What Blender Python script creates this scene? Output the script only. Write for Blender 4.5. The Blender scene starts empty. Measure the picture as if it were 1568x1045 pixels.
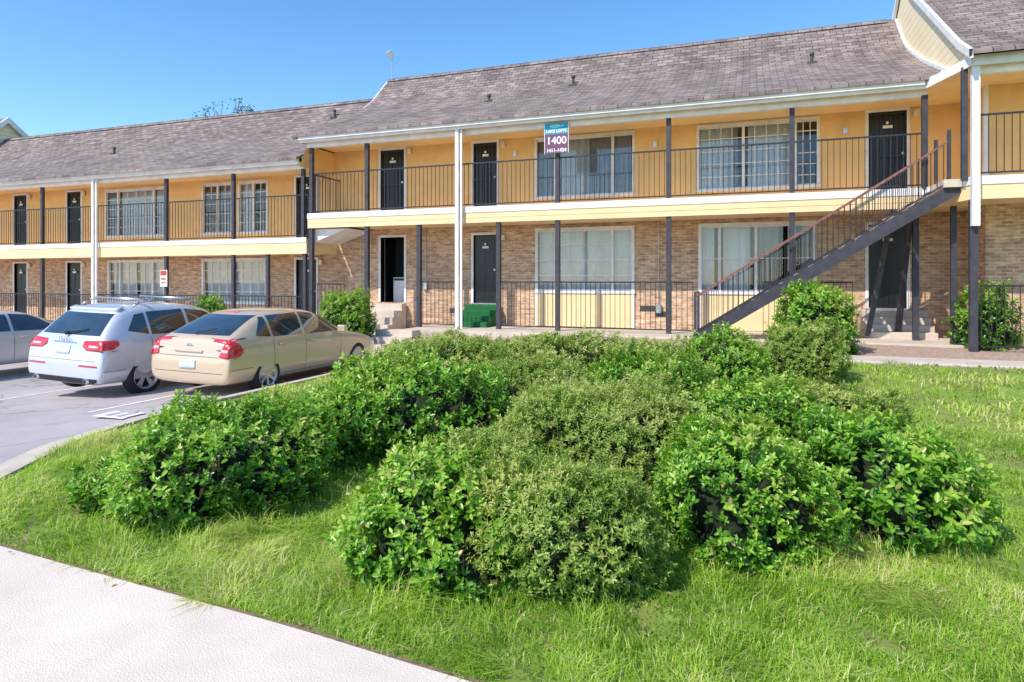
import bpy, bmesh, math, random
import numpy as np
from mathutils import Vector, Matrix
from mathutils.bvhtree import BVHTree
random.seed(7); rng=np.random.default_rng(11)
S=bpy.context.scene
# ------------------------------------------------------------------ materials
def mat(name,col=(.5,.5,.5),rough=.6,metal=0.,spec=.5,coat=0.,var=0.,vs=3.,bump=0.,bs=60.):
    m=bpy.data.materials.new(name); m.use_nodes=True
    nt=m.node_tree; b=nt.nodes['Principled BSDF']
    b.inputs['Base Color'].default_value=(*col,1); b.inputs['Roughness'].default_value=rough
    b.inputs['Metallic'].default_value=metal; b.inputs['Specular IOR Level'].default_value=spec
    b.inputs['Coat Weight'].default_value=coat; b.inputs['Coat Roughness'].default_value=.04
    tc=nt.nodes.new('ShaderNodeTexCoord')
    if var>0:
        n=nt.nodes.new('ShaderNodeTexNoise'); n.inputs['Scale'].default_value=vs; n.inputs['Detail'].default_value=6; n.inputs['Roughness'].default_value=.65
        r=nt.nodes.new('ShaderNodeValToRGB'); r.color_ramp.elements[0].position=.3; r.color_ramp.elements[1].position=.7
        r.color_ramp.elements[0].color=(*[c*(1-var) for c in col],1); r.color_ramp.elements[1].color=(*[min(1,c*(1+var*.6)) for c in col],1)
        nt.links.new(tc.outputs['Object'],n.inputs['Vector']); nt.links.new(n.outputs['Fac'],r.inputs['Fac']); nt.links.new(r.outputs['Color'],b.inputs['Base Color'])
    if bump>0:
        n=nt.nodes.new('ShaderNodeTexNoise'); n.inputs['Scale'].default_value=bs; n.inputs['Detail'].default_value=4
        bp=nt.nodes.new('ShaderNodeBump'); bp.inputs['Strength'].default_value=bump; bp.inputs['Distance'].default_value=.02
        nt.links.new(tc.outputs['Object'],n.inputs['Vector']); nt.links.new(n.outputs['Fac'],bp.inputs['Height']); nt.links.new(bp.outputs['Normal'],b.inputs['Normal'])
    return m
def N(nt,t,**k):
    n=nt.nodes.new(t)
    for a,v in k.items(): setattr(n,a,v)
    return n
def mixc(nt,fac,a,b,mode='MIX'):
    n=nt.nodes.new('ShaderNodeMix'); n.data_type='RGBA'; n.blend_type=mode
    for s,v in ((0,fac),(6,a),(7,b)):
        if isinstance(v,bpy.types.NodeSocket): nt.links.new(v,n.inputs[s])
        elif s==0: n.inputs[0].default_value=v
        else: n.inputs[s].default_value=(*v,1)
    return n.outputs[2]
def ramp(nt,fac,stops):
    r=nt.nodes.new('ShaderNodeValToRGB'); cr=r.color_ramp
    while len(cr.elements)<len(stops): cr.elements.new(.5)
    for e,(p,c) in zip(cr.elements,stops): e.position=p; e.color=(*c,1)
    nt.links.new(fac,r.inputs['Fac']); return r.outputs['Color']
def noise(nt,vec,scale,detail=5,rough=.6):
    n=nt.nodes.new('ShaderNodeTexNoise'); n.inputs['Scale'].default_value=scale; n.inputs['Detail'].default_value=detail; n.inputs['Roughness'].default_value=rough
    nt.links.new(vec,n.inputs['Vector']); return n.outputs['Fac']
def planar(nt,vscale=1.0,roof=False):
    tc=N(nt,'ShaderNodeTexCoord'); sp=N(nt,'ShaderNodeSeparateXYZ'); nt.links.new(tc.outputs['Object'],sp.inputs[0])
    cb=N(nt,'ShaderNodeCombineXYZ')
    if roof:
        mu=N(nt,'ShaderNodeMath',operation='MULTIPLY'); mu.inputs[1].default_value=vscale
        nt.links.new(sp.outputs[1],mu.inputs[0]); nt.links.new(sp.outputs[0],cb.inputs[0]); nt.links.new(mu.outputs[0],cb.inputs[1])
    else:
        ad=N(nt,'ShaderNodeMath',operation='ADD'); nt.links.new(sp.outputs[0],ad.inputs[0]); nt.links.new(sp.outputs[1],ad.inputs[1])
        nt.links.new(ad.outputs[0],cb.inputs[0]); nt.links.new(sp.outputs[2],cb.inputs[1])
    return tc.outputs['Object'],cb.outputs[0],sp
def brick_mat(name,c1,c2,mort,bw,rh,ms,roof=False,bstr=.5):
    m=mat(name); nt=m.node_tree; b=nt.nodes['Principled BSDF']; b.inputs['Roughness'].default_value=.9; b.inputs['Specular IOR Level'].default_value=.2
    obj,vec,sp=planar(nt,1.14,roof)
    br=N(nt,'ShaderNodeTexBrick'); nt.links.new(vec,br.inputs['Vector'])
    br.inputs['Scale'].default_value=1; br.inputs['Brick Width'].default_value=bw; br.inputs['Row Height'].default_value=rh; br.inputs['Mortar Size'].default_value=ms
    br.inputs['Mortar Smooth'].default_value=.1; br.inputs['Bias'].default_value=0
    br.inputs['Color1'].default_value=(*c1,1); br.inputs['Color2'].default_value=(*c2,1); br.inputs['Mortar'].default_value=(*mort,1)
    n1=noise(nt,obj,.55,6,.7)
    mp=N(nt,'ShaderNodeMapping'); mp.inputs['Scale'].default_value=(1/bw*.8,1/rh*.8,1); nt.links.new(vec,mp.inputs[0]); n2=noise(nt,mp.outputs[0],1.0,3,.7)
    c=mixc(nt,.6,br.outputs['Color'],ramp(nt,n1,[(.3,(.6,.56,.54)),(.7,(1.3,1.26,1.2))]),'MULTIPLY')
    c=mixc(nt,.75,c,ramp(nt,n2,[(.3,(.5,.48,.46)),(.5,(1,1,1)),(.72,(1.5,1.5,1.48))]),'MULTIPLY')
    if roof:
        mp2=N(nt,'ShaderNodeMapping'); mp2.inputs['Scale'].default_value=(2.2,.25,1); nt.links.new(vec,mp2.inputs[0])
        c=mixc(nt,.5,c,ramp(nt,noise(nt,mp2.outputs[0],1.,5,.65),[(.3,(.62,.62,.64)),(.7,(1.3,1.3,1.3))]),'MULTIPLY')
    nt.links.new(c,b.inputs['Base Color'])
    bp=N(nt,'ShaderNodeBump'); bp.inputs['Strength'].default_value=bstr; bp.inputs['Distance'].default_value=.012; bp.invert=True
    nt.links.new(br.outputs['Fac'],bp.inputs['Height']); nt.links.new(bp.outputs['Normal'],b.inputs['Normal'])
    return m
M={}
M['brick']=brick_mat('brick',(.70,.46,.28),(.46,.25,.155),(.60,.53,.43),.21,.073,.008)
M['shingle']=brick_mat('shingle',(.325,.265,.24),(.20,.165,.155),(.095,.08,.075),.34,.155,.010,True,1.)
def siding(name,c,pitch=.2):
    m=mat(name); nt=m.node_tree; b=nt.nodes['Principled BSDF']; b.inputs['Roughness'].default_value=.6
    obj,vec,sp=planar(nt)
    md=N(nt,'ShaderNodeMath',operation='MODULO'); md.inputs[1].default_value=pitch; nt.links.new(sp.outputs[2],md.inputs[0])
    dv=N(nt,'ShaderNodeMath',operation='DIVIDE'); dv.inputs[1].default_value=pitch; nt.links.new(md.outputs[0],dv.inputs[0])
    c1=ramp(nt,dv.outputs[0],[(0,tuple(x*.45 for x in c)),(.1,c),(1,c)])
    c2=mixc(nt,.4,c1,ramp(nt,noise(nt,obj,1.3,6),[(.3,(.8,.78,.74)),(.7,(1.08,1.08,1.08))]),'MULTIPLY')
    nt.links.new(c2,b.inputs['Base Color'])
    bp=N(nt,'ShaderNodeBump'); bp.invert=True; bp.inputs['Strength'].default_value=.6; bp.inputs['Distance'].default_value=.02
    nt.links.new(dv.outputs[0],bp.inputs['Height']); nt.links.new(bp.outputs['Normal'],b.inputs['Normal'])
    return m
M['siding']=siding('cream_siding',(.90,.74,.47))
M['yellow']=mat('yellow_wall_paint',(.88,.555,.225),.75,var=.14,vs=1.2,bump=.25,bs=35)
M['yellowf']=mat('yellow_fascia_paint',(.90,.655,.36),.6,var=.12,vs=1.5)
M['white']=mat('white_trim_paint',(.84,.81,.79),.5,var=.18,vs=2.6)
M['dark']=mat('dark_post_paint',(.05,.046,.058),.55,var=.45,vs=6)
M['iron']=mat('black_iron',(.022,.022,.026),.5)
M['rust']=mat('rusty_handrail',(.25,.105,.08),.6,var=.4,vs=7)
M['door']=mat('black_door',(.012,.013,.018),.35,var=.3,vs=4)
M['interior']=mat('dark_interior',(.02,.02,.022),.9)
M['curtain']=mat('curtain_cloth',(.84,.80,.77),.9,var=.15,vs=1.5)
M['curtain2']=mat('curtain_grey',(.42,.40,.41),.9,var=.25,vs=1.5)
M['curtain3']=mat('curtain_brown',(.26,.15,.10),.9,var=.25,vs=3)
M['concrete']=mat('concrete',(.62,.52,.43),.85,var=.22,vs=1.6,bump=.3,bs=70)
M['path']=mat('path_concrete',(.76,.635,.53),.85,var=.13,vs=1.3,bump=.35,bs=110)
M['metal']=mat('galvanized_metal',(.55,.55,.56),.35,metal=.9)
M['carpet']=mat('green_carpet',(.015,.14,.04),.95,var=.3,vs=20)
M['vent']=mat('roof_vent_metal',(.05,.045,.045),.6)
def glass():
    m=bpy.data.materials.new('window_glass'); m.use_nodes=True; nt=m.node_tree; nt.nodes.clear()
    o=N(nt,'ShaderNodeOutputMaterial'); t=N(nt,'ShaderNodeBsdfTransparent'); g=N(nt,'ShaderNodeBsdfGlossy'); g.inputs['Roughness'].default_value=.02
    t.inputs[0].default_value=(.92,.95,.97,1)
    f=N(nt,'ShaderNodeFresnel'); f.inputs[0].default_value=1.5; a=N(nt,'ShaderNodeMath',operation='ADD'); a.inputs[1].default_value=.05
    tc=N(nt,'ShaderNodeTexCoord'); nz=noise(nt,tc.outputs['Object'],1.5,2); bp=N(nt,'ShaderNodeBump'); bp.inputs['Strength'].default_value=.08; nt.links.new(nz,bp.inputs['Height']); nt.links.new(bp.outputs[0],g.inputs['Normal'])
    x=N(nt,'ShaderNodeMixShader'); nt.links.new(f.outputs[0],a.inputs[0]); nt.links.new(a.outputs[0],x.inputs[0]); nt.links.new(t.outputs[0],x.inputs[1]); nt.links.new(g.outputs[0],x.inputs[2]); nt.links.new(x.outputs[0],o.inputs[0])
    return m
M['glass']=glass()
def foliage(name,stops,rough=.4,transl=.3,spec=.4):
    m=bpy.data.materials.new(name); m.use_nodes=True; nt=m.node_tree; b=nt.nodes['Principled BSDF']; o=nt.nodes['Material Output']
    a=N(nt,'ShaderNodeAttribute'); a.attribute_name='rnd'
    c=ramp(nt,a.outputs['Fac'],stops)
    nt.links.new(c,b.inputs['Base Color']); b.inputs['Roughness'].default_value=rough; b.inputs['Specular IOR Level'].default_value=spec
    t=N(nt,'ShaderNodeBsdfTranslucent'); c2=mixc(nt,1.0,c,(1.5,1.6,.8),'MULTIPLY'); nt.links.new(c2,t.inputs[0])
    x=N(nt,'ShaderNodeMixShader'); x.inputs[0].default_value=transl
    nt.links.new(b.outputs[0],x.inputs[1]); nt.links.new(t.outputs[0],x.inputs[2]); nt.links.new(x.outputs[0],o.inputs[0])
    return m
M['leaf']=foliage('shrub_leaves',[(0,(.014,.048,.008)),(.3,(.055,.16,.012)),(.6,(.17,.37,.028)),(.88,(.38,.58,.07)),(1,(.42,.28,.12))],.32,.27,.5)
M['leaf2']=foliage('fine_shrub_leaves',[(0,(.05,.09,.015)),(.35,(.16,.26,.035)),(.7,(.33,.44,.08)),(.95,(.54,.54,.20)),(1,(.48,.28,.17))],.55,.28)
M['grass']=foliage('grass_blades',[(0,(.09,.19,.015)),(.35,(.22,.39,.03)),(.7,(.40,.56,.07)),(.9,(.58,.62,.19)),(1,(.72,.59,.36))],.6,.33,.2)
M['bark']=mat('bark',(.17,.115,.08),.9,var=.4,vs=15)
M['core']=mat('shrub_shade_fill',(.018,.026,.010),1.0,var=.5,vs=25)  # near-black colour paints in the shade inside the shrubs, no real wood
# ------------------------------------------------------------------ mesh builder
class MB:
    def __init__(s): s.V=[];s.F=[];s.m=[]
    def add(s,vs,fs,m=0):
        o=len(s.V); s.V+= [tuple(v) for v in vs]; s.F+=[tuple(i+o for i in f) for f in fs]; s.m+=[m]*len(fs)
    def box(s,x0,x1,y0,y1,z0,z1,m=0):
        s.add([(x0,y0,z0),(x1,y0,z0),(x1,y1,z0),(x0,y1,z0),(x0,y0,z1),(x1,y0,z1),(x1,y1,z1),(x0,y1,z1)],
              [(0,3,2,1),(4,5,6,7),(0,1,5,4),(1,2,6,5),(2,3,7,6),(3,0,4,7)],m)
    def poly(s,p,m=0): s.add(p,[tuple(range(len(p)))],m)
    def prism(s,p,z0,z1,m=0):
        n=len(p); s.add([(x,y,z0) for x,y in p]+[(x,y,z1) for x,y in p],[tuple(range(n))[::-1],tuple(range(n,2*n))]+[(i,(i+1)%n,n+(i+1)%n,n+i) for i in range(n)],m)
    def beam(s,p,q,w,h,m=0):
        p=Vector(p);q=Vector(q);d=(q-p).normalized(); up=Vector((0,0,1))
        if abs(d.z)>.98: up=Vector((0,1,0))
        sd=d.cross(up).normalized(); u=sd.cross(d).normalized(); a=sd*w/2; b=u*h/2
        s.add([p-a-b,p+a-b,p+a+b,p-a+b,q-a-b,q+a-b,q+a+b,q-a+b],[(0,1,2,3),(7,6,5,4),(0,4,5,1),(1,5,6,2),(2,6,7,3),(3,7,4,0)],m)
    def tube(s,p,q,r0,r1,n=6,m=0):
        p=Vector(p);q=Vector(q);d=(q-p).normalized(); up=Vector((0,0,1)) if abs(d.z)<.95 else Vector((1,0,0))
        a=d.cross(up).normalized(); b=a.cross(d)
        vs=[];
        for c,r in((p,r0),(q,r1)):
            for i in range(n):
                t=2*math.pi*i/n; vs.append(c+a*math.cos(t)*r+b*math.sin(t)*r)
        s.add(vs,[(i,(i+1)%n,n+(i+1)%n,n+i) for i in range(n)]+[tuple(range(n))[::-1],tuple(range(n,2*n))],m)
    def lathe(s,prof,c,n=36,m=0): # axis x
        vs=[];fs=[];k=len(prof)
        for i in range(n):
            t=2*math.pi*i/n
            for r,x in prof: vs.append((c[0]+x,c[1]+r*math.cos(t),c[2]+r*math.sin(t)))
        for i in range(n):
            for j in range(k-1):
                a=i*k+j;b=((i+1)%n)*k+j; fs.append((a,b,b+1,a+1))
        s.add(vs,fs,m)
    def obj(s,name,mats,parent=None,smooth=False,bevel=0):
        me=bpy.data.meshes.new(name); me.from_pydata(s.V,[],s.F)
        for k in mats: me.materials.append(M[k] if isinstance(k,str) else k)
        me.polygons.foreach_set('material_index',s.m); 
        if smooth: me.polygons.foreach_set('use_smooth',[True]*len(s.F))
        me.update(); o=bpy.data.objects.new(name,me); S.collection.objects.link(o)
        if parent: o.parent=parent
        if bevel:
            b=o.modifiers.new('b','BEVEL'); b.width=bevel; b.segments=2; b.limit_method='ANGLE'
        return o
def empty(name,loc=(0,0,0)):
    e=bpy.data.objects.new(name,None); e.location=loc; e.empty_display_size=.2; S.collection.objects.link(e); return e
def np_mesh(name,V,F,mats,parent=None,rnd=None,mi=None):
    me=bpy.data.meshes.new(name); nf=len(F) ; k=F.shape[1]
    me.vertices.add(len(V)); me.vertices.foreach_set('co',V.astype(np.float32).ravel())
    me.loops.add(nf*k); me.loops.foreach_set('vertex_index',F.astype(np.int32).ravel())
    me.polygons.add(nf); me.polygons.foreach_set('loop_start',np.arange(0,nf*k,k,dtype=np.int32)); 
    for x in mats: me.materials.append(M[x])
    if rnd is not None:
        a=me.attributes.new('rnd','FLOAT','POINT'); a.data.foreach_set('value',rnd.astype(np.float32))
    me.update(calc_edges=True); me.validate()
    o=bpy.data.objects.new(name,me); S.collection.objects.link(o)
    if parent: o.parent=parent
    return o
# ------------------------------------------------------------------ terrain
def ss(x,a,b):
    t=np.clip((x-a)/(b-a),0,1); return t*t*(3-2*t)
def kerb_u(v): return np.interp(v,[-8,2.4,4.03,5.35,7,15.4],[-3.6,-5.6,-6.47,-7.25,-7.6,-7.6])
def path_v(u): return np.interp(u,[-6.67,-4.82,-3.4,-2.24,-1.29,.6,14],[3.11,3.0,2.9,2.82,2.72,2.62,2.2])
def H(u,v):
    h=.1+.42*ss(v,6,12.8)+.1*ss(v,13.8,15.6)
    return .13+(h-.13)*ss(u-kerb_u(v),0,2.5)
def zl(u): return .045*(np.clip(u,-14,-8)+8)
g=MB(); g.box(-400,400,-400,400,-.9,-.5); 
M['far']=mat('far_ground',(.12,.14,.06),.95,var=.3,vs=.05); g.obj('ground',['far'])
us=[-70,-30,-20,-14,-13,-12,-11,-10,-9,-8,-7,-3]; pl=MB()
pl.add([(u,v,float(zl(u))) for u in us for v in(-40,13.3)],[(2*i,2*i+2,2*i+3,2*i+1) for i in range(len(us)-1)])
m=mat('asphalt',(.22,.21,.22),.9); nt=m.node_tree; b=nt.nodes['Principled BSDF']; tc=N(nt,'ShaderNodeTexCoord')
c=ramp(nt,noise(nt,tc.outputs['Object'],.5,6,.7),[(.3,(.36,.31,.30)),(.7,(.51,.445,.43))])
c=mixc(nt,.6,c,ramp(nt,noise(nt,tc.outputs['Object'],120,3,.7),[(.3,(.6,.6,.6)),(.7,(1.35,1.35,1.35))]),'MULTIPLY'); 
c=mixc(nt,.6,c,ramp(nt,noise(nt,tc.outputs['Object'],1.6,5,.6),[(.60,(1,1,1)),(.72,(.6,.58,.58))]),'MULTIPLY'); 
vo=N(nt,'ShaderNodeTexVoronoi',feature='DISTANCE_TO_EDGE'); vo.inputs['Scale'].default_value=.35
nzc=N(nt,'ShaderNodeTexNoise'); nzc.inputs['Scale'].default_value=1.5; nt.links.new(tc.outputs['Object'],nzc.inputs['Vector'])
va=N(nt,'ShaderNodeVectorMath',operation='ADD'); nt.links.new(tc.outputs['Object'],va.inputs[0]); nt.links.new(nzc.outputs['Color'],va.inputs[1]); nt.links.new(va.outputs[0],vo.inputs['Vector'])
c=mixc(nt,1.,c,ramp(nt,vo.outputs['Distance'],[(0,(.5,.5,.5)),(.010,(1,1,1))]),'MULTIPLY')
nt.links.new(c,b.inputs['Base Color']); M['asphalt']=m
pl.obj('parking_lot',['asphalt'])
M['line']=mat('line_paint',(.84,.81,.78),.7,var=.3,vs=9)
ml=MB()
for u,v0,v1 in((-9.5,7.15,12.9),(-12.75,7.2,12.9),(-15.6,7.2,12.9),(-18.4,7.2,12.9),(-21.2,7.2,12.9),(-24,7.2,12.9)):
    ml.add([(u-.05,v0,float(zl(u-.05))+.005),(u+.05,v0,float(zl(u+.05))+.005),(u+.05,v1,float(zl(u+.05))+.005),(u-.05,v1,float(zl(u-.05))+.005)],[(0,1,2,3)])
for a,b_,c0,c1 in((-8.9,-8.3,6.75,6.84),(-8.9,-8.8,6.84,7.15),(-8.45,-8.35,6.84,7.2),(-8.65,-8.58,6.84,7.1)):
    ml.add([(a,c0,.005),(b_,c0,.005),(b_,c1,.005),(a,c1,.005)],[(0,1,2,3)])
ml.obj('parking_lines',['line'])
rows=np.arange(-8,15.41,.2); cols=np.concatenate([np.linspace(0,1,70)**1.5]); V=[];F=[]
for v in rows:
    ku=float(kerb_u(v)); u=ku+(45-ku)*cols
    for uu in u: V.append((uu,v,float(H(uu,v))+.012*math.sin(uu*2.1+v)*math.sin(v*1.7)-.012))
nc=len(cols)
F=[(i*nc+j,i*nc+j+1,(i+1)*nc+j+1,(i+1)*nc+j) for i in range(len(rows)-1) for j in range(nc-1)]
m=mat('soil_and_turf',(.1,.1,.05),.95); nt=m.node_tree; b=nt.nodes['Principled BSDF']; tc=N(nt,'ShaderNodeTexCoord'); sp=N(nt,'ShaderNodeSeparateXYZ'); nt.links.new(tc.outputs['Object'],sp.inputs[0])
c=ramp(nt,noise(nt,tc.outputs['Object'],2.5,8,.75),[(.3,(.27,.20,.09)),(.5,(.19,.26,.04)),(.7,(.28,.38,.055))])
soil=ramp(nt,noise(nt,tc.outputs['Object'],14,8,.75),[(.3,(.22,.14,.10)),(.7,(.56,.41,.31))])
mr=N(nt,'ShaderNodeMapRange'); mr.inputs[1].default_value=12.4; mr.inputs[2].default_value=12.9; nt.links.new(sp.outputs[1],mr.inputs[0])
nt.links.new(mixc(nt,mr.outputs[0],c,soil),b.inputs['Base Color']); M['soil']=m
lw=MB(); lw.add(V,F); lw.obj('lawn',['soil'],smooth=True)
kb=MB(); vs_=np.arange(-8,13.4,.3)
for a,b_ in zip(vs_[:-1],vs_[1:]):
    ka,k2=float(kerb_u(a)),float(kerb_u(b_))
    kb.add([(ka-.16,a,-.05),(k2-.16,b_,-.05),(k2+.02,b_,-.05),(ka+.02,a,-.05),(ka-.14,a,.14),(k2-.14,b_,.14),(k2+.02,b_,.145),(ka+.02,a,.145)],[(0,4,5,1),(4,7,6,5),(3,2,6,7)])
    kb.add([(ka-.62,a,.006),(ka-.15,a,.006),(k2-.15,b_,.006),(k2-.62,b_,.006)],[(0,1,2,3)])
kb.box(-60,-7.6,13.3,13.46,-.4,.06)
kb.obj('kerb',['concrete'])
pt=MB(); u_=np.arange(-6.6,14.1,.3)
for a,b_ in zip(u_[:-1],u_[1:]):
    pa,pb=float(path_v(a)),float(path_v(b_))
    pt.add([(a,.6,.135),(b_,.6,.135),(b_,pb,.135),(a,pa,.135),(a,pa,.02),(b_,pb,.02)],[(0,1,2,3),(3,2,5,4)])
    pt.add([(a,pa,.128),(b_,pb,.128),(b_,pb+.05,.12),(a,pa+.05,.12)],[(0,1,2,3)],1)
M['edge']=mat('path_edge_soil',(.28,.19,.11),.95,var=.5,vs=25); pt.obj('concrete_path',['path','edge'])
wk=MB()
wk.box(-8.8,14,15.4,17.9,.0,.645); wk.box(-60,-8.8,15.0,17.9,-.3,.45)
wk.box(-.2,40,12.85,13.75,.2,.545)
wk.add([(-60,13.46,.05),(-7.6,13.46,.05),(-7.6,15.0,.44),(-60,15.0,.44)],[(0,1,2,3)])
for i in range(4): wk.box(-9.3,-8.2,13.9+.36*i,15.5,-.2,.16*(i+1)+.01)
wk.obj('sidewalk',['concrete'],bevel=.012)
# ------------------------------------------------------------------ apartment building
FV=16.33; WV=17.87
bld=empty('apartment_building')
frame=MB(); gl=MB(); cur=MB(); dr=MB(); lampb=MB(); pan=MB()
def curtain(u0,u1,z0,z1,v,m):
    n=max(6,int((u1-u0)/.03)); ph=random.random()*6
    P=[(u0+(u1-u0)*i/n, v+.03*math.sin(i*.9+ph)+.014*math.sin(i*2.3+ph)) for i in range(n+1)]
    cur.add([(x,y,z0) for x,y in P]+[(x,y,z1) for x,y in P],[(i,i+1,n+2+i,n+1+i) for i in range(n)],m)
def window(u0,u1,z0,z1,v,mull=(),cols=0,rows_=0,cm=0,spans=((0,1),),wf=.06):
    f=frame
    f.box(u0-wf,u1+wf,v-.03,v+.07,z1-.01,z1+wf); f.box(u0-wf-.02,u1+wf+.02,v-.06,v+.07,z0-wf,z0+.01)
    f.box(u0-wf,u0+.01,v-.028,v+.07,z0+.01,z1-.01); f.box(u1-.01,u1+wf,v-.028,v+.07,z0+.01,z1-.01)
    edges=[0]+list(mull)+[1]
    for t in mull:
        x=u0+(u1-u0)*t; f.box(x-.035,x+.035,v-.01,v+.068,z0+.01,z1-.01)
    gl.poly([(u0,v+.05,z0),(u1,v+.05,z0),(u1,v+.05,z1),(u0,v+.05,z1)])
    for a,b_ in zip(edges[:-1],edges[1:]):
        xa=u0+(u1-u0)*a; xb=u0+(u1-u0)*b_; w=xb-xa
        f.box(xa+.01,xb-.01,v+.03,v+.062,z0+.012,z0+.05); f.box(xa+.01,xb-.01,v+.03,v+.062,z1-.05,z1-.012)
        k=max(1,round(cols*(b_-a))) if cols else 0
        for i in range(1,k): x=xa+w*i/k; f.box(x-.011,x+.011,v+.03,v+.049,z0+.05,z1-.05)
        for j in range(1,rows_): z=z0+(z1-z0)*j/rows_; f.box(xa+.01,xb-.01,v+.027,v+.047,z-.011,z+.011)
    for s in spans:
        curtain(u0+(u1-u0)*s[0],u0+(u1-u0)*s[1],z0+.01,z1,v+.16,s[2] if len(s)>2 else cm)
def door(u0,u1,z0,z1,v,storm=True):
    f=frame
    f.box(u0-.07,u0,v-.025,v+.1,z0,z1+.07); f.box(u1,u1+.07,v-.025,v+.1,z0,z1+.07); f.box(u0,u1,v-.024,v+.1,z1,z1+.07)
    dr.box(u0,u1,v+.06,v+.1,z0,z1,0); dr.box(u0,u1,v-.02,v+.1,z0-.03,z0+.015,2)
    w=u1-u0
    for a,b_ in((.12,.46),(.54,.88)):
        for c0,c1 in((.08,.45),(.53,.93)):
            dr.box(u0+w*a,u0+w*b_,v+.05,v+.0599,z0+(z1-z0)*c0,z0+(z1-z0)*c1,0)
    if storm:
        n=7
        for i in range(n+1): x=u0+.03+(w-.06)*i/n; dr.box(x-.008,x+.008,v+.012,v+.028,z0+.05,z1-.03,1)
        for z in(z0+.06,z0+.95,z1-.05): dr.box(u0+.02,u1-.02,v+.008,v+.032,z-.025,z+.025,1)
    dr.box(u0+w*.38,u0+w*.64,v+.0,v+.0079,z1-.40,z1-.33,3); dr.tube((u0+w*.5,v+.004,z1-.27),(u0+w*.5,v+.0,z1-.27),.035,.035,12,3)
    dr.tube((u1-.08,v+.06,z0+1.0),(u1-.08,v-.01,z0+1.0),.03,.03,10,2)
    lampb.box(u1+.16,u1+.24,v-.02,v,z1-.15,z1,0); lampb.tube((u1+.2,v-.07,z1-.02),(u1+.2,v-.07,z1-.17),.06,.07,10,1)
def wall(mb,u0,u1,z0,z1,v,ops,m,dep=.16):
    xs=sorted({u0,u1,*[o[0] for o in ops],*[o[1] for o in ops]}); zs=sorted({z0,z1,*[o[2] for o in ops],*[o[3] for o in ops]})
    for a,b_ in zip(xs[:-1],xs[1:]):
        for c0,c1 in zip(zs[:-1],zs[1:]):
            mx=(a+b_)/2; mz=(c0+c1)/2
            if any(o[0]<mx<o[1] and o[2]<mz<o[3] for o in ops): continue
            mb.poly([(a,v,c0),(b_,v,c0),(b_,v,c1),(a,v,c1)],m)
    for o in ops:
        a,b_,c0,c1=o
        mb.poly([(a,v,c0),(a,v,c1),(a,v+dep,c1),(a,v+dep,c0)],m); mb.poly([(b_,v,c0),(b_,v+dep,c0),(b_,v+dep,c1),(b_,v,c1)],m)
        mb.poly([(a,v,c1),(b_,v,c1),(b_,v+dep,c1),(a,v+dep,c1)],m); mb.poly([(a,v,c0),(a,v+dep,c0),(b_,v+dep,c0),(b_,v,c0)],m)
W=MB()
DR=[(-10.89,-10.05),(-7.72,-6.97),(2.71,3.52)]
ops=[]
for a,b_ in DR: door(a,b_,4.0,6.02,WV); ops.append((a,b_,4.0,6.02))
window(-5.75,-3.0,4.33,5.98,WV,(.2,.8),0,0,0,((.0,.16,1),(.22,.55,0),(.56,.78,1),(.8,.97,1))); ops.append((-5.75,-3.0,4.33,5.98))
window(-1.26,.95,4.33,5.98,WV,(.5,),8,5,0,((0,.36,0),(.36,.44,1),(.55,1,0))); ops.append((-1.26,.95,4.33,5.98))
window(1.1,1.58,4.33,5.98,WV,(),3,6,2,((0,.3,2),)); ops.append((1.1,1.58,4.33,5.98))
wall(W,-12.6,4.7,3.9,6.15,WV,ops,1)
ops=[]
for i,(a,b_) in enumerate(DR):
    if i==0:
        ops.append((a,b_,1.27,3.3)); frame.box(a-.07,a,WV-.025,WV+.1,1.27,3.37); frame.box(b_,b_+.07,WV-.025,WV+.1,1.27,3.37); frame.box(a,b_,WV-.024,WV+.1,3.3,3.37)
        dr.box(a+.25,b_-.15,WV+.35,WV+.7,1.27,2.05,4); dr.box(a+.27,b_-.17,WV+.34,WV+.349,1.95,2.02,1); dr.beam((a+.12,WV+.05,1.3),(a+.12,WV+.05,3.3),.03,.03,1)
        dr.box(a-.05,a,WV+.1,WV+.9,1.28,3.29,0)
    else: door(a,b_,1.27,3.3,WV,False); ops.append((a,b_,1.27,3.3))
window(-5.72,-3.02,1.66,3.38,WV,(.2,.8),7,4,0,((0,.19),(.2,1)),.07); ops.append((-5.72,-3.02,1.66,3.38))
window(-1.2,1.5,1.66,3.38,WV,(.17,.5,.83),0,2,1,((.0,.12,0),(.2,.45,0),(.52,.70,1),(.9,1,1)),.07); ops.append((-1.2,1.5,1.66,3.38))
for a,b_ in((-5.79,-2.95),(-1.27,1.57)):
    pan.box(a,b_,WV-.03,WV-.001,.66,1.58,0)
    for x in(a,b_-.06): pan.box(x,x+.06,WV-.04,WV-.031,.66,1.58,1)
wall(W,-12.6,4.7,.3,3.9,WV,ops,0)
W.poly([(4.7,WV,.3),(4.7,16.44,.3),(4.7,16.44,3.6),(4.7,WV,3.6)],0); W.poly([(4.7,WV,3.6),(4.7,16.44,3.6),(4.7,16.44,6.15),(4.7,WV,6.15)],1)
window(6.4,8.4,4.33,5.98,16.44,(.5,),0,0,0); window(6.4,8.4,1.66,3.38,16.44,(.5,),4,4,0)
wall(W,4.7,14,3.6,6.15,16.44,[(6.4,8.4,4.33,5.98)],1); wall(W,4.7,14,.3,3.6,16.44,[(6.4,8.4,1.66,3.38)],0)
frame.box(4.66,4.74,16.40,16.48,4.0,6.1)
ops=[];ops2=[]
for a,b_ in((-27.84,-27.1),(-24.82,-24.08),(-14.1,-13.3)):
    door(a,b_,3.3,5.36,WV); ops.append((a,b_,3.3,5.36)); door(a,b_,.6,2.64,WV,False); ops2.append((a,b_,.6,2.64))
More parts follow.
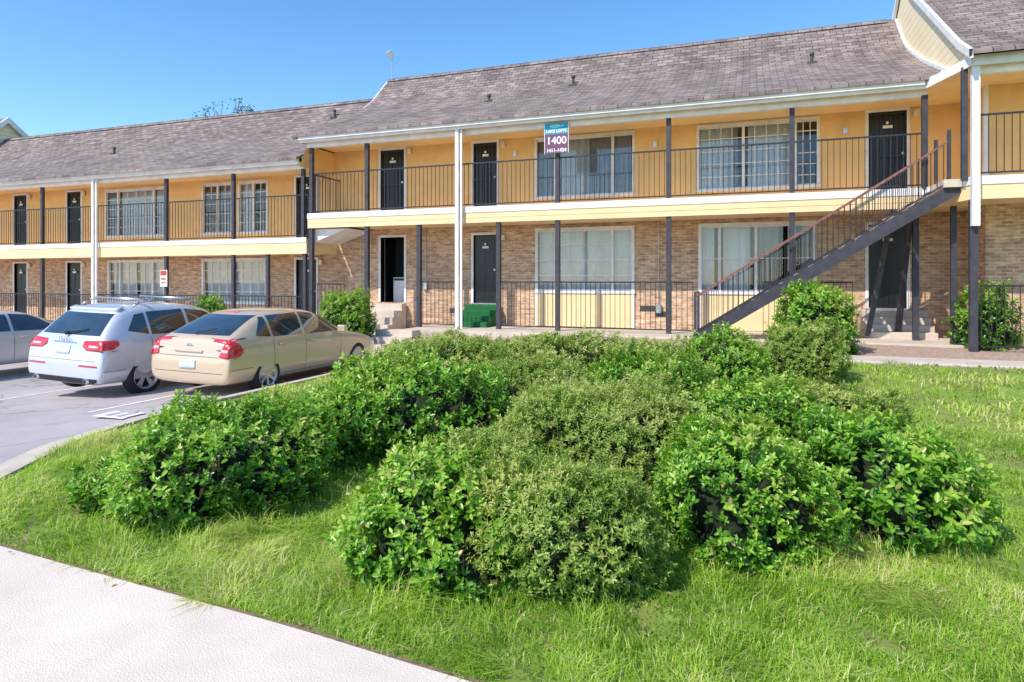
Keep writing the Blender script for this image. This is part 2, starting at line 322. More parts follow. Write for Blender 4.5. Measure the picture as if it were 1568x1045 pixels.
for a,b_,mu,sp_ in((-22.74,-19.8,(.2,.8),((0,.18,1),(.22,.78,0),(.8,1,0))),(-18.05,-16.8,(.5,),((0,.3,2),(.5,1,1))),(-16.45,-15.3,(.5,),((0,.5,0),(.7,1,2))),(-33,-30,(.5,),((0,1,0),))):
    window(a,b_,3.6,5.3,WV,mu,6 if a<-20 else 3,5,0,sp_); ops.append((a,b_,3.6,5.3))
for a,b_,mu in((-22.6,-19.9,(.2,.8)),(-18.05,-15.35,(.5,)),(-33,-30,(.5,))):
    window(a,b_,1.2,2.66,WV,mu,7,4,0,((0,.45,0),(.5,1,0))); ops2.append((a,b_,1.2,2.66))
wall(W,-48,-12.6,3.2,5.55,WV,ops,1); wall(W,-48,-12.6,.0,3.2,WV,ops2,0)
W.poly([(-12.6,WV,5.5),(-12.6,24,5.5),(-12.6,24,6.3),(-12.6,WV,6.3)],1)
W.poly([(-12.6,16.1,5.35),(-12.6,WV,5.35),(-12.6,WV,6.1),(-12.6,16.5,6.1)],1)
W.obj('walls',['brick','yellow'],bld)
frame.obj('window_and_door_frames',['white'],bld); gl.obj('window_panes',['glass'],bld)
cur.obj('curtains',['curtain','curtain2','curtain3'],bld,True)
dr.obj('doors',['door','iron','metal','white','white'],bld)
M['lampg']=mat('lamp_glass',(.8,.78,.7),.3); lampb.obj('wall_lamps',['dark','lampg'],bld); pan.obj('window_panels',['yellowf','white'],bld)
I=MB(); I.poly([(-48,WV+.9,0),(14,WV+.9,0),(14,WV+.9,6.1),(-48,WV+.9,6.1)]); I.poly([(-48,WV+.17,3.9),(14,WV+.17,3.9),(14,WV+.9,3.9),(-48,WV+.9,3.9)])
I.poly([(-48,26,0),(-48,26,6.3),(14,26,6.3),(14,26,0)])
I.obj('interior',['interior'],bld)
# decks
D=MB()
def fascia(pts,z0,z1,t,m):
    for (a,b_) in zip(pts[:-1],pts[1:]):
        a=Vector((*a,0));b_=Vector((*b_,0)); d=(b_-a).normalized(); n=Vector((d.y,-d.x,0))*t
        D.prism([(a.x,a.y),(a.x+n.x,a.y+n.y),(b_.x+n.x,b_.y+n.y),(b_.x,b_.y)],z0,z1,m)
D.prism([(-12.45,FV),(3.6,FV),(4.05,14.9),(14,14.9),(14,16.43),(4.69,16.43),(4.69,WV-.01),(-12.45,WV-.01)],3.56,3.93,2)
F1=[(-12.45,FV),(3.6,FV),(4.05,14.9),(14,14.9)]
fascia(F1,3.80,3.96,.045,0); fascia(F1,3.52,3.80,.025,1); fascia([(-12.45,WV),(-12.45,FV)],3.80,3.96,.045,0); fascia([(-12.45,WV),(-12.45,FV)],3.52,3.80,.025,1)
D.box(-12.4,3.5,FV-.035,FV-.0255,3.655,3.665,2)
D.prism([(-48,FV),(-12.5,FV),(-12.5,WV-.01),(-48,WV-.01)],2.8,3.2,2)
F2=[(-48,FV),(-12.5,FV)]
fascia(F2,3.1,3.25,.045,0); fascia(F2,2.76,3.1,.025,1)
D.prism([(-12.58,16.15),(3.55,16.15),(4.0,14.72),(14,14.72),(14,16.43),(4.69,16.43),(4.69,WV-.01),(-12.58,WV-.01)],6.08,6.12,2)
F3=[(-12.6,16.15),(3.55,16.15),(4.0,14.72),(14,14.72)]
fascia(F3,6.05,6.24,.03,0); fascia([(-12.6,WV),(-12.6,16.15)],6.05,6.24,.03,0)
D.box(-12.5,3.6,FV-.02,FV+.12,5.93,6.079,0); D.box(4.05,14,14.88,15.0,5.93,6.079,0)
D.prism([(-48,16.15),(-12.62,16.15),(-12.62,WV-.01),(-48,WV-.01)],5.46,5.5,2)
fascia([(-48,16.15),(-12.65,16.15)],5.43,5.61,.03,0); D.box(-48,-12.62,FV-.02,FV+.12,5.32,5.459,0)
D.box(-12.6,3.5,16.03,16.119,6.12,6.22,0); D.box(-48,-12.65,16.03,16.119,5.5,5.6,0)
D.obj('balcony_decks_and_fascia',['white','yellowf','yellowf'],bld)
# roofs
R=MB()
def roof(prof,u0,u1,t=.07):
    n=len(prof)
    vs=[(u,v,z) for u in(u0,u1) for v,z in prof]+[(u,v,z-t) for u in(u0,u1) for v,z in prof]
    fs=[(i,n+i,n+i+1,i+1) for i in range(n-1)]+[(2*n+i,2*n+i+1,3*n+i+1,3*n+i) for i in range(n-1)]
    fs+=[(i,i+1,2*n+i+1,2*n+i) for i in range(n-1)]+[(n+i,3*n+i,3*n+i+1,n+i+1) for i in range(n-1)]+[(0,2*n,3*n,n)]
    R.add(vs,fs,0)
PM=[(15.98,6.27),(18.2,7.22),(19.8,8.02),(20.4,8.45),(21.5,9.5),(24.5,7.2),(26.3,6.3)]
PL=[(v,z-.66) for v,z in PM]
PW=[(14.45,6.27),(15.2,6.68),(16.1,7.28),(17.4,8.15),(19.3,9.4),(20.5,10.3),(23.5,8.0),(26.3,6.3)]
roof(PM,-12.75,3.98); roof(PL,-40,-12.62); roof(PW,3.95,14)
P3=[(v,z+.38) for v,z in PM]; roof(P3,-60,-34.0)
for P,a,b_ in((PM,-12.75,3.98),(PL,-40,-12.7)):
    v,z=P[4]; x=a
    while x<b_-.3: R.add([(x,v-.16,z-.12),(x+.28,v-.16,z-.125),(x+.28,v,z+.022),(x,v,z+.035),(x+.28,v+.16,z-.09),(x,v+.16,z-.08)],[(0,1,2,3),(3,2,4,5)],0); x+=.27
R.obj('roof_shingles',['shingle'],bld)
T=MB()
def rake(prof,u,h=.2,t=.05,m=0,off=-.02):
    for a,b_ in zip(prof[:-1],prof[1:]):
        T.add([(u,a[0],a[1]+off),(u,b_[0],b_[1]+off),(u,b_[0],b_[1]-h),(u,a[0],a[1]-h),(u-t,a[0],a[1]+off),(u-t,b_[0],b_[1]+off),(u-t,b_[0],b_[1]-h),(u-t,a[0],a[1]-h)],
          [(0,1,2,3),(4,7,6,5),(0,4,5,1),(3,2,6,7)],m)
rake(PM,-12.76,.17); rake(PW,3.94,.14,.07,0,.03); rake([(v,z+.11) for v,z in PM[:5]],3.965,.11,.05)
rake(P3,-33.9,.25,.1,0,.03)
def gable(prof,u,zb,m=1): T.poly([(u,prof[0][0]+.2,zb)]+[(u,v,z-.03) for v,z in prof[1:-1]]+[(u,prof[-1][0]-.2,zb)],m)
gable(PM,-12.61,5.6); gable(PW,3.97,6.2); gable(P3,-34.1,5.6); gable(PL,-40,5.0)
T.obj('gable_siding_and_rakes',['white','siding'],bld)
# posts
Ps=MB()
def post(u,v,z0,z1,w=.1,m=0): Ps.box(u-w/2,u+w/2,v-w/2,v+w/2,z0,z1,m)
for u in(-12.38,-10.45,-4.7,-1.87,.92,3.55): post(u,FV-.02 if u>3 else FV+.07,3.94,5.95,.11)
for u in(-12.38,-10.45,-8.75,-6.35,-4.7,-1.87,.92,3.4): post(u,FV+.07,.6,3.55,.115)
post(-7.48,FV-.13,.4,6.1,.1,1); post(-7.36,FV-.13,.4,6.1,.05,1)
post(4.07,14.82,3.0,6.1,.13,1); post(3.93,14.98,3.9,6.1,.1,0); post(4.07,14.95,.5,3.52,.13,0); post(3.98,15.9,.6,3.5,.1,0)
post(8.5,14.95,.5,6.0,.12,0)
Ps.beam((2.5,16.6,.7),(2.95,16.35,3.5),.1,.1,0); Ps.beam((3.15,16.9,.7),(3.3,16.35,3.5),.1,.1,0)
for u in(-30.5,-27.2,-24.05,-18.14,-15.34,-12.68): post(u,FV+.07,3.22,5.35,.1)
for u in(-30.5,-27.2,-24.05,-18.14,-15.34,-14.0,-12.62): post(u,FV+.07,.4,2.8,.1)
post(-21.24,FV-.12,.2,5.5,.1,1); post(-21.1,FV-.12,.2,5.5,.05,1)
Ps.obj('posts_and_downspouts',['dark','white'],bld)
# wall conduits and meter boxes
e=MB()
for u,z0_,z1_ in((-9.3,1.9,3.55),(-2.3,1.3,3.55),(-11.6,1.5,3.55)):
    e.tube((u,WV-.02,z0_),(u,WV-.02,z1_),.012,.012,6); e.box(u-.08,u+.08,WV-.09,WV-.001,z0_-.22,z0_)
for u in(-6.4,-2.4,2.2): e.box(u-.05,u+.05,WV-.05,WV-.001,5.55,5.7)
e.obj('conduits_and_boxes',['metal'],bld)
# railings
Ra=MB()
def railing(p,q,z,h,z2=None,sp=.125,m=0,mt=None,b0=.08):
    p=Vector((*p,z));q=Vector((*q,z if z2 is None else z2)); L=(q-p).length; n=int(L/sp)
    hz=Vector((0,0,h)); bz=Vector((0,0,b0))
    Ra.beam(p+hz,q+hz,.035,.035,m if mt is None else mt); Ra.beam(p+bz,q+bz,.03,.03,m)
    for i in range(n+1):
        c=p.lerp(q,i/n); Ra.box(c.x-.007,c.x+.007,c.y-.007,c.y+.007,c.z+b0,c.z+h,m)
railing((-12.38,FV+.07),(3.55,FV+.07),3.95,1.2); railing((-12.38,FV+.07),(-12.38,WV),3.95,1.2)
railing((4.07,14.95),(14,14.95),3.95,1.2); railing((3.98,14.98),(4.0,15.12),3.95,1.2)
railing((-48,FV+.07),(-12.5,FV+.07),3.24,1.3)
Ra.obj('balcony_railing',['iron'],bld)
Ra=MB()
railing((-8.75,FV+.05),(-7.5,FV+.05),.66,1.25); railing((-6.35,FV+.05),(-1.3,FV+.05),.66,1.25); railing((-12.3,FV+.05),(-11.2,FV+.05),.5,1.35)
railing((-48,FV+.05),(-12.6,FV+.05),.42,1.05)
railing((4.2,14.95),(14,14.95),.6,1.25); railing((.3,FV+.3),(2.2,FV+.3),.66,1.25)
Ra.obj('iron_fence',['iron'])
# stairs
st=empty('staircase'); Ra=MB(); Sm=MB()
B0=Vector((-1.15,0,.62)); B1=Vector((3.9,0,3.93))
for v in(15.22,16.15): Sm.beam((B0.x,v,B0.z),(B1.x,v,B1.z-.12),.05,.24,0)
for i in range(17):
    t=(i+.5)/17; x=B0.x+(B1.x-B0.x)*t; z=B0.z+(B1.z-B0.z)*t+.03; Sm.box(x-.15,x+.15,15.25,16.12,z-.05,z,1)
Sm.box(3.62,4.02,15.1,16.3,3.8,3.955,1)
for v in(15.2,16.17):
    railing((B0.x+.02,v),(B1.x-.15,v),B0.z+.12,.86,B1.z-.05,.13,0,1,.05); Sm.box(B0.x-.03,B0.x+.03,v-.03,v+.03,.6,1.7,0)
    Sm.box(B1.x-.2,B1.x-.14,v-.03,v+.03,3.8,4.95,0)
Sm.obj('stringers_and_treads',['dark','concrete'],st); Ra.obj('stair_railing',['iron','rust'],st)
e=MB()
def steps(u0,u1,n,v1,zb,zt,m=0,run=.3):
    for i in range(n): e.box(u0,u1,v1-run*(n-i),v1-run*(n-i-1)-.001,zb-.1,zb+(zt-zb)*(i+1)/n,m)
steps(-11.25,-9.95,4,WV-.05,.45,1.24,0,.28); steps(2.5,3.9,4,WV-.05,.64,1.24,0,.28)
for a in(-27.9,-24.9,-14.2): steps(a,a+.95,1,WV-.05,.45,.58)
e.obj('entry_steps',['concrete'],bld,bevel=.015)
e=MB(); steps(-7.85,-6.85,4,WV-.05,.64,1.25,0,.27); e.obj('green_carpet_steps',['carpet'],bld,bevel=.02)
e=MB()
for u,z in((-8.3,1.05),(-2.2,1.05),(-2.6,1.2)): e.box(u-.2,u+.2,WV-.02,WV,z-.07,z+.07)
e.obj('wall_vents',['vent'],bld)
e=MB(); e.add([(-12.4,16.5,3.5),(-11.2,16.5,3.5),(-11.2,17.85,3.5),(-12.4,17.85,3.5),(-12.4,16.5,3.1),(-12.4,17.85,3.1)],[(0,1,2,3),(0,4,1),(4,5,2,1),(5,3,2)]); e.obj('stair_soffit',['white'],bld)
e=MB()
def zr(P,v): return float(np.interp(v,[p[0] for p in P[:5]],[p[1] for p in P[:5]]))
for u,v,P,h in((-5.2,19.9,PM,.22),(-7.6,18.8,PM,.14),(1.6,19.6,PM,.2),(-14.6,20.7,PL,.2),(-24,19.2,PL,.18)):
    z=zr(P,v); e.tube((u,v,z-.1),(u,v,z+h),.045,.042,10); e.tube((u,v,z+h),(u,v,z+h+.07),.07,.06,10); e.box(u-.12,u+.12,v-.12,v+.12,z-.1,z+.0)
e.obj('roof_vents',['vent'],bld,bevel=.005)
rl=MB(); rl.tube((-12.55,21.4,9.35),(-12.55,21.4,10.3),.03,.025,8); rl.tube((-12.55,21.4,10.25),(-12.62,21.25,10.48),.08,.13,12,1)
rl.obj('roof_floodlight',['metal','white'],bld)
# ------------------------------------------------------------------ signs
sg=empty('building_sign'); sgm=MB()
M['sblue']=mat('sign_blue',(.02,.32,.50),.4); M['spurp']=mat('sign_maroon',(.17,.06,.12),.4); M['sred']=mat('sign_red',(.5,.06,.04),.4)
y0=FV-.09
sgm.box(-5.0,-4.38,y0,y0+.02,5.74,6.02,0); sgm.box(-5.0,-4.38,y0,y0+.02,5.40,5.738,1); sgm.box(-5.0,-4.38,y0,y0+.02,5.24,5.398,2)
sgm.box(-5.015,-5.001,y0-.004,y0+.02,5.235,6.025,3); sgm.box(-4.379,-4.365,y0-.004,y0+.02,5.235,6.025,3)
fp=[(math.cos(t)*.16-4.72,y0-.004,math.sin(t)*.045+5.94) for t in np.linspace(0,2*math.pi,20,endpoint=False)]
sgm.poly(fp[::1],4); sgm.poly([(-4.57,y0-.005,5.94),(-4.5,y0-.005,5.9),(-4.5,y0-.005,5.99)],4)
M['steal']=mat('sign_teal',(.2,.7,.65),.4)
sgm.obj('sign_panel',['sblue','spurp','spurp','white','steal'],sg)
M['wtext']=mat('sign_text_white',(.85,.85,.85),.5)
def text(body,x,y,z,size,parent,mt,name):
    c=bpy.data.curves.new(name,'FONT'); c.body=body; c.size=size; c.align_x='CENTER'; c.extrude=.001; c.materials.append(M[mt])
    o=bpy.data.objects.new(name,c); o.location=(x,y,z); o.rotation_euler=(math.radians(90),0,0); S.collection.objects.link(o); o.parent=parent; c.offset=.004; return o
text('1400',-4.69,y0-.003,5.48,.27,sg,'wtext','number_text'); text('1411-1424',-4.69,y0-.003,5.275,.125,sg,'wtext','range_text'); text('LAKE LOFTS',-4.69,y0-.003,5.78,.10,sg,'wtext','name_text')
s2=empty('notice_sign'); q=MB(); q.box(-18.32,-18.02,FV-.02,FV,1.75,2.3,0); q.box(-18.3,-18.04,FV-.025,FV-.021,2.12,2.28,1); q.box(-18.27,-18.07,FV-.025,FV-.021,1.98,2.04,1); q.box(-18.27,-18.07,FV-.025,FV-.021,1.86,1.9,1)
q.obj('sign_plate',['white','sred'],s2)
# ------------------------------------------------------------------ cars
M['tire']=mat('tire_rubber',(.02,.02,.02),.8); M['rim']=mat('alloy_rim',(.6,.6,.62),.3,metal=.7); M['blackp']=mat('black_plastic',(.018,.018,.02),.5)
M['chrome']=mat('chrome',(.8,.8,.8),.12,metal=1.); M['redl']=mat('tail_light_red',(.62,.02,.02),.15,coat=1.); M['cglass']=mat('car_glass',(.028,.040,.046),.03,spec=.9,coat=1.,var=.5,vs=4)  # car glass: bluish base colour paints in the reflected sky
M['plate']=mat('licence_plate',(.6,.68,.75),.5,var=.3,vs=25); M['seam']=mat('seam_dark',(.05,.045,.04),.8); M['amber']=mat('clear_lens',(.7,.62,.55),.1,coat=1.)
M['goldp']=mat('gold_metallic_paint',(.66,.50,.345),.32,metal=.2,coat=1.); M['silverp']=mat('silver_paint',(.66,.68,.73),.28,metal=.3,coat=1.); M['beigep']=mat('pale_silver_paint',(.60,.59,.57),.3,metal=.3,coat=1.)
def car(name,st,paint,wy,wr,Wd,rims=5):
    root=empty(name)
    V=[];F=[]; K=18
    for (y,zb,w,zs,zbt,wrf,zt,zc) in st:
        h=[(0,zb),(w*.80,zb),(w*.95,zb+.05),(w,zb+(zs-zb)*.5),(w*.995,zs),(w*.95,zbt),(w*.93*.42+wrf*.58,zbt+(zt-zbt)*.6),(wrf,zt-.03),(wrf*.72,zt+(zc-zt)*.5),(0,zc)]
        ring=h+[(-a,b) for a,b in h[-2:0:-1]]
        V+=[(a,y,b) for a,b in ring]
    n=len(st)
    for i in range(n-1):
        for j in range(K): F.append((i*K+j,i*K+(j+1)%K,(i+1)*K+(j+1)%K,(i+1)*K+j))
    F.append(tuple(range(K))[::-1]); F.append(tuple(range((n-1)*K,n*K)))
    me=bpy.data.meshes.new('body'); me.from_pydata(V,[],F); me.materials.append(M[paint]); me.materials.append(M['blackp'])
    bm=bmesh.new(); bm.from_mesh(me); bmesh.ops.recalc_face_normals(bm,faces=bm.faces); bm.to_mesh(me); bm.free()
    o=bpy.data.objects.new('body',me); S.collection.objects.link(o)
    s=o.modifiers.new('s','SUBSURF'); s.levels=3; s.render_levels=3
    cuts=[]
    for yy in wy:
        for sx in(-1,1):
            c=MB(); xa,xb=sorted((sx*(Wd/2-.27),sx*(Wd/2+.2))); c.tube((xa,yy,wr),(xb,yy,wr),wr+.055,wr+.055,40)
            co=c.obj('cut',['blackp']); cuts.append(co)
            b=o.modifiers.new('b','BOOLEAN'); b.operation='DIFFERENCE'; b.object=co; b.solver='EXACT'
            try: b.material_mode='TRANSFER'
            except Exception: pass
    bpy.context.view_layer.update(); dg=bpy.context.evaluated_depsgraph_get(); ev=o.evaluated_get(dg)
    nm=bpy.data.meshes.new_from_object(ev); o.modifiers.clear(); o.data=nm
    for c in cuts: bpy.data.objects.remove(c)
    nm.polygons.foreach_set('use_smooth',[True]*len(nm.polygons))
    try: nm.set_sharp_from_angle(angle=math.radians(40))
    except Exception: pass
    o.parent=root
    bvh=BVHTree.FromPolygons([v.co.copy() for v in nm.vertices],[tuple(p.vertices) for p in nm.polygons])
    def patch(poly,axis,mt,off=.004,nm_='panel',sign=1,thick=.0):
        bm=bmesh.new(); vs=[bm.verts.new((a,b,0)) for a,b in poly]; bm.faces.new(vs)
        xs=[p[0] for p in poly]; ys=[p[1] for p in poly]; stp=.045
        for k in range(1,int((max(xs)-min(xs))/stp)+1): bmesh.ops.bisect_plane(bm,geom=bm.verts[:]+bm.edges[:]+bm.faces[:],plane_co=(min(xs)+k*stp,0,0),plane_no=(1,0,0))
        for k in range(1,int((max(ys)-min(ys))/stp)+1): bmesh.ops.bisect_plane(bm,geom=bm.verts[:]+bm.edges[:]+bm.faces[:],plane_co=(0,min(ys)+k*stp,0),plane_no=(0,1,0))
        for v in bm.verts:
            a,b_=v.co.x,v.co.y
            if axis=='side': og=Vector((3*sign,a,b_)); d=Vector((-sign,0,0))
            elif axis=='rear': og=Vector((a,-3,b_)); d=Vector((0,1,0))
            elif axis=='front': og=Vector((a,9,b_)); d=Vector((0,-1,0))
            else: og=Vector((a,b_,4)); d=Vector((0,0,-1))
            h,nrm,_,_=bvh.ray_cast(og,d)
            if h is None: h,nrm,_,_=bvh.find_nearest(og+d*(3-(Wd/2 if axis=='side' else 0)))
            if nrm.dot(d)>0: nrm=-nrm
            v.co=h+nrm*off
        bmesh.ops.recalc_face_normals(bm,faces=bm.faces)
        m_=bpy.data.meshes.new(nm_); bm.to_mesh(m_); bm.free(); m_.materials.append(M[mt]); m_.polygons.foreach_set('use_smooth',[True]*len(m_.polygons))
        p=bpy.data.objects.new(nm_,m_); S.collection.objects.link(p); p.parent=root
        if len(m_.polygons):
            dd={'side':Vector((sign,0,.01)),'rear':Vector((0,-1,.2)),'front':Vector((0,1,.2)),'top':Vector((0,0,1))}[axis]
            if sum((pp.normal.dot(dd) for pp in m_.polygons))<0: m_.flip_normals()
        if thick: t=p.modifiers.new('t','SOLIDIFY'); t.thickness=thick; t.offset=-1
        return p
    for yy in wy:
        for sx in(-1,1):
            w=MB(); x0=sx*(Wd/2-.115); hw=.105
            w.lathe([(wr*.66,-hw),(wr*.9,-hw),(wr*.985,-hw*.75),(wr,-hw*.4),(wr,hw*.4),(wr*.985,hw*.75),(wr*.9,hw),(wr*.66,hw)],(x0,yy,wr),40,0)
            w.lathe([(wr*.71,sx*hw*.97),(wr*.69,sx*hw*1.04),(wr*.62,sx*hw*.8),(wr*.60,sx*hw*.2)],(x0,yy,wr),40,1)
            w.lathe([(wr*.60,sx*hw*.15),(0.001,sx*hw*.15)],(x0,yy,wr),30,2)
            w.lathe([(.001,sx*hw*.85),(wr*.13,sx*hw*.8),(wr*.16,sx*hw*.4)],(x0,yy,wr),20,1)
            for k in range(rims):
                t=2*math.pi*k/rims+.3
                for dt in((-.13,.13) if rims<=5 else (0,)):
                    a=Vector((x0+sx*hw*.62,yy+math.cos(t)*wr*.1,wr+math.sin(t)*wr*.1)); b_=Vector((x0+sx*hw*.85,yy+math.cos(t+dt)*wr*.66,wr+math.sin(t+dt)*wr*.66)); w.beam(a,b_,.03,.042 if rims<=5 else .045,1)
            w.obj('wheel',['tire','rim','blackp'],root,True).data.set_sharp_from_angle(angle=math.radians(35))
    return root,patch
def place(root,loc,roll,pitch=0,yaw=0): root.location=loc; root.rotation_euler=(pitch,roll,yaw)
def seams(patch,ys,zlo,zhi,sg):
    for a,b_ in ys: patch([(a,zlo),(a+.009,zlo),(b_+.009,zhi),(b_,zhi)],'side','seam',.0015,'door_seam',sg)
# --- gold hatchback (sloping tailgate glass)
G=[(0.0,.36,.74,.50,.58,.66,.62,.63),(.02,.27,.85,.58,.68,.74,.72,.73),(.06,.24,.88,.72,.86,.76,.92,.94),(.11,.23,.887,.78,.95,.74,1.01,1.035),(.42,.22,.888,.80,.965,.675,1.15,1.185),
   (.80,.21,.888,.81,.965,.635,1.33,1.37),(1.12,.2,.888,.82,.965,.62,1.42,1.45),(1.6,.2,.888,.82,.955,.62,1.45,1.48),(2.3,.2,.888,.82,.945,.61,1.44,1.47),(2.75,.2,.888,.81,.93,.60,1.36,1.40),
   (3.2,.2,.885,.80,.92,.62,1.12,1.16),(3.6,.2,.88,.77,.88,.66,.95,1.0),(4.1,.2,.87,.72,.82,.66,.87,.91),(4.5,.22,.84,.62,.72,.6,.77,.80),(4.7,.26,.76,.52,.60,.52,.65,.67),(4.77,.34,.64,.48,.53,.45,.56,.57)]
root,patch=car('gold_hatchback_car',G,'goldp',(.97,3.82),.335,1.776,7)
patch([(-.64,1.065),(.64,1.065),(.54,1.375),(-.54,1.375)],'rear','cglass',.005,'rear_window')
for sg_ in(1,-1):
    patch([(.72,1.03),(1.08,1.00),(1.08,1.35),(.98,1.345)],'side','cglass',.005,'quarter_window',sg_)
    patch([(1.15,.995),(1.98,.98),(1.98,1.39),(1.15,1.365)],'side','cglass',.005,'rear_door_window',sg_)
    patch([(2.06,.98),(3.22,.965),(2.80,1.28),(2.62,1.345),(2.06,1.39)],'side','cglass',.005,'front_door_window',sg_)
    seams(patch,[(1.12,1.12),(2.02,2.02),(3.12,3.2)],.3,.95,sg_)
    patch([(1.42,.30),(3.3,.30),(3.3,.31),(1.42,.31)],'side','seam',.002,'sill_line',sg_)
    patch([(.05,.50),(.58,.50),(.58,.508),(.05,.508)],'side','seam',.002,'bumper_line',sg_)
    for a in(1.25,2.15): patch([(a,.83),(a+.18,.835),(a+.18,.865),(a,.86)],'side','goldp',.028,'door_handle',sg_,.024)
    patch([(.0,.70),(.26,.73),(.36,.80),(.28,.94),(.12,1.02),(.0,1.02)],'side','redl',.010,'tail_light_side',sg_,.01)
    xs=[(.66,.72),(.88,.69),(.88,1.02),(.74,1.02)]; 
    patch([(sg_*a,b_) for a,b_ in xs],'rear','redl',.010,'tail_light_rear',1,.01)
    patch([(sg_*a,b_) for a,b_ in[(.68,.80),(.82,.79),(.82,.84),(.69,.845)]],'rear','amber',.013,'reverse_light',1,.01)
    patch([(4.35,.58),(4.62,.56),(4.55,.68),(4.25,.70)],'side','amber',.006,'headlight',sg_,.005)
patch([(-.17,.50),(.17,.50),(.17,.65),(-.17,.65)],'rear','plate',.012,'licence_plate',1,.01)
patch([(-.64,.71),(.64,.71),(.64,.718),(-.64,.718)],'rear','seam',.002,'hatch_seam')
patch([(-.30,.78),(.30,.78),(.30,.815),(-.30,.815)],'rear','goldp',.022,'hatch_trim',1,.02)
patch([(-.07,.88),(.07,.88),(.05,.915),(-.05,.915)],'rear','chrome',.01,'badge',1,.008)
patch([(-.75,.44),(.75,.44),(.75,.448),(-.75,.448)],'rear','seam',.002,'bumper_seam')
patch([(-.60,3.0),(.60,3.0),(.58,3.5),(-.58,3.5)],'top','cglass',.005,'windscreen')
patch([(-.12,1.41),(.12,1.41),(.12,1.425),(-.12,1.425)],'rear','redl',.01,'brake_light',1,.01)
q=MB()
for sx in(-1,1): q.box(sx*.97-.09,sx*.97+.09,3.02,3.12,.95,1.09,0); q.beam((sx*.84,3.1,.96),(sx*.92,3.08,1.0),.05,.04,1)
q.obj('mirrors',['goldp','blackp'],root,False,.03)
q=MB(); q.beam((0,.16,1.09),(.32,.32,1.17),.018,.02,0); q.obj('rear_wiper',['blackp'],root)
place(root,(-9.0,8.55,float(zl(-9.0))),0.02)
# --- silver SUV
A=[(0.0,.42,.74,.55,.62,.64,.66,.67),(.02,.32,.90,.62,.74,.76,.80,.82),(.06,.28,.94,.74,.92,.80,.98,1.0),(.12,.27,.948,.84,1.04,.78,1.10,1.12),(.32,.26,.948,.86,1.07,.73,1.32,1.36),
   (.52,.26,.95,.88,1.08,.69,1.52,1.57),(.72,.25,.95,.88,1.08,.67,1.60,1.65),(1.2,.25,.95,.88,1.07,.66,1.64,1.69),(2.1,.25,.95,.88,1.06,.65,1.61,1.67),(2.6,.25,.95,.88,1.05,.64,1.53,1.59),
   (3.05,.25,.95,.87,1.03,.66,1.29,1.34),(3.45,.25,.95,.85,1.0,.74,1.08,1.13),(4.0,.26,.935,.80,.93,.72,.99,1.03),(4.4,.28,.88,.70,.83,.66,.89,.92),(4.58,.3,.80,.6,.7,.56,.76,.78),(4.63,.36,.68,.55,.62,.48,.66,.67)]
root,patch=car('silver_suv',A,'silverp',(.93,3.74),.375,1.90,5)
patch([(-.71,1.13),(.71,1.13),(.60,1.50),(-.60,1.50)],'rear','cglass',.005,'rear_window')
for sg_ in(1,-1):
    patch([(.60,1.20),(1.02,1.12),(1.02,1.50),(.82,1.48)],'side','cglass',.005,'quarter_window',sg_)
    patch([(1.08,1.11),(1.92,1.09),(1.92,1.54),(1.08,1.52)],'side','cglass',.005,'rear_door_window',sg_)
    patch([(2.0,1.09),(3.12,1.07),(2.66,1.41),(2.5,1.48),(2.0,1.54)],'side','cglass',.005,'front_door_window',sg_)
    seams(patch,[(1.05,1.05),(1.97,1.97),(3.02,3.1)],.36,1.06,sg_)
    patch([(1.36,.26),(3.3,.26),(3.3,.36),(1.36,.36)],'side','blackp',.006,'sill_cladding',sg_,.005)
    for a in(1.2,2.12): patch([(a,.90),(a+.2,.905),(a+.2,.935),(a,.93)],'side','silverp',.03,'door_handle',sg_,.024)
    patch([(.0,.88),(.24,.90),(.38,.97),(.36,1.05),(.0,1.06)],'side','redl',.010,'tail_light_side',sg_,.01)
    patch([(sg_*a,b_) for a,b_ in[(.44,.95),(.56,.88),(.94,.87),(.94,1.06),(.46,1.04)]],'rear','redl',.010,'tail_light_rear',1,.01)
    patch([(sg_*a,b_) for a,b_ in[(.60,.935),(.80,.925),(.80,.965),(.60,.97)]],'rear','amber',.013,'reverse_light',1,.01)
    patch([(sg_*a,b_) for a,b_ in[(.42,.60),(.84,.60),(.84,.63),(.42,.63)]],'rear','redl',.008,'reflector',1,.006)
    patch([(.02,.52),(.5,.52),(.5,.528),(.02,.528)],'side','seam',.002,'bumper_line',sg_)
patch([(-.16,.80),(.16,.80),(.16,.95),(-.16,.95)],'rear','plate',.012,'licence_plate',1,.01)
patch([(-.80,.30),(.80,.30),(.84,.40),(-.84,.40)],'rear','blackp',.006,'lower_valance',1,.005)
patch([(-.80,.70),(.80,.70),(.80,.708),(-.80,.708)],'rear','seam',.002,'tailgate_seam')
patch([(-.28,.99),(.28,.99),(.28,1.01),(-.28,1.01)],'rear','chrome',.012,'chrome_strip',1,.01)
patch([(-.60,1.53),(.60,1.53),(.58,1.575),(-.58,1.575)],'rear','silverp',.05,'spoiler',1,.05)
patch([(-.62,2.9),(.62,2.9),(.60,3.4),(-.60,3.4)],'top','cglass',.005,'windscreen')
q=MB()
for i in range(4):
    c=-.09+.06*i
    for k in range(16):
        a=2*math.pi*k/16; a2=2*math.pi*(k+1)/16; q.beam((c+.036*math.cos(a),.045,1.065+.036*math.sin(a)),(c+.036*math.cos(a2),.045,1.065+.036*math.sin(a2)),.008,.008,0)
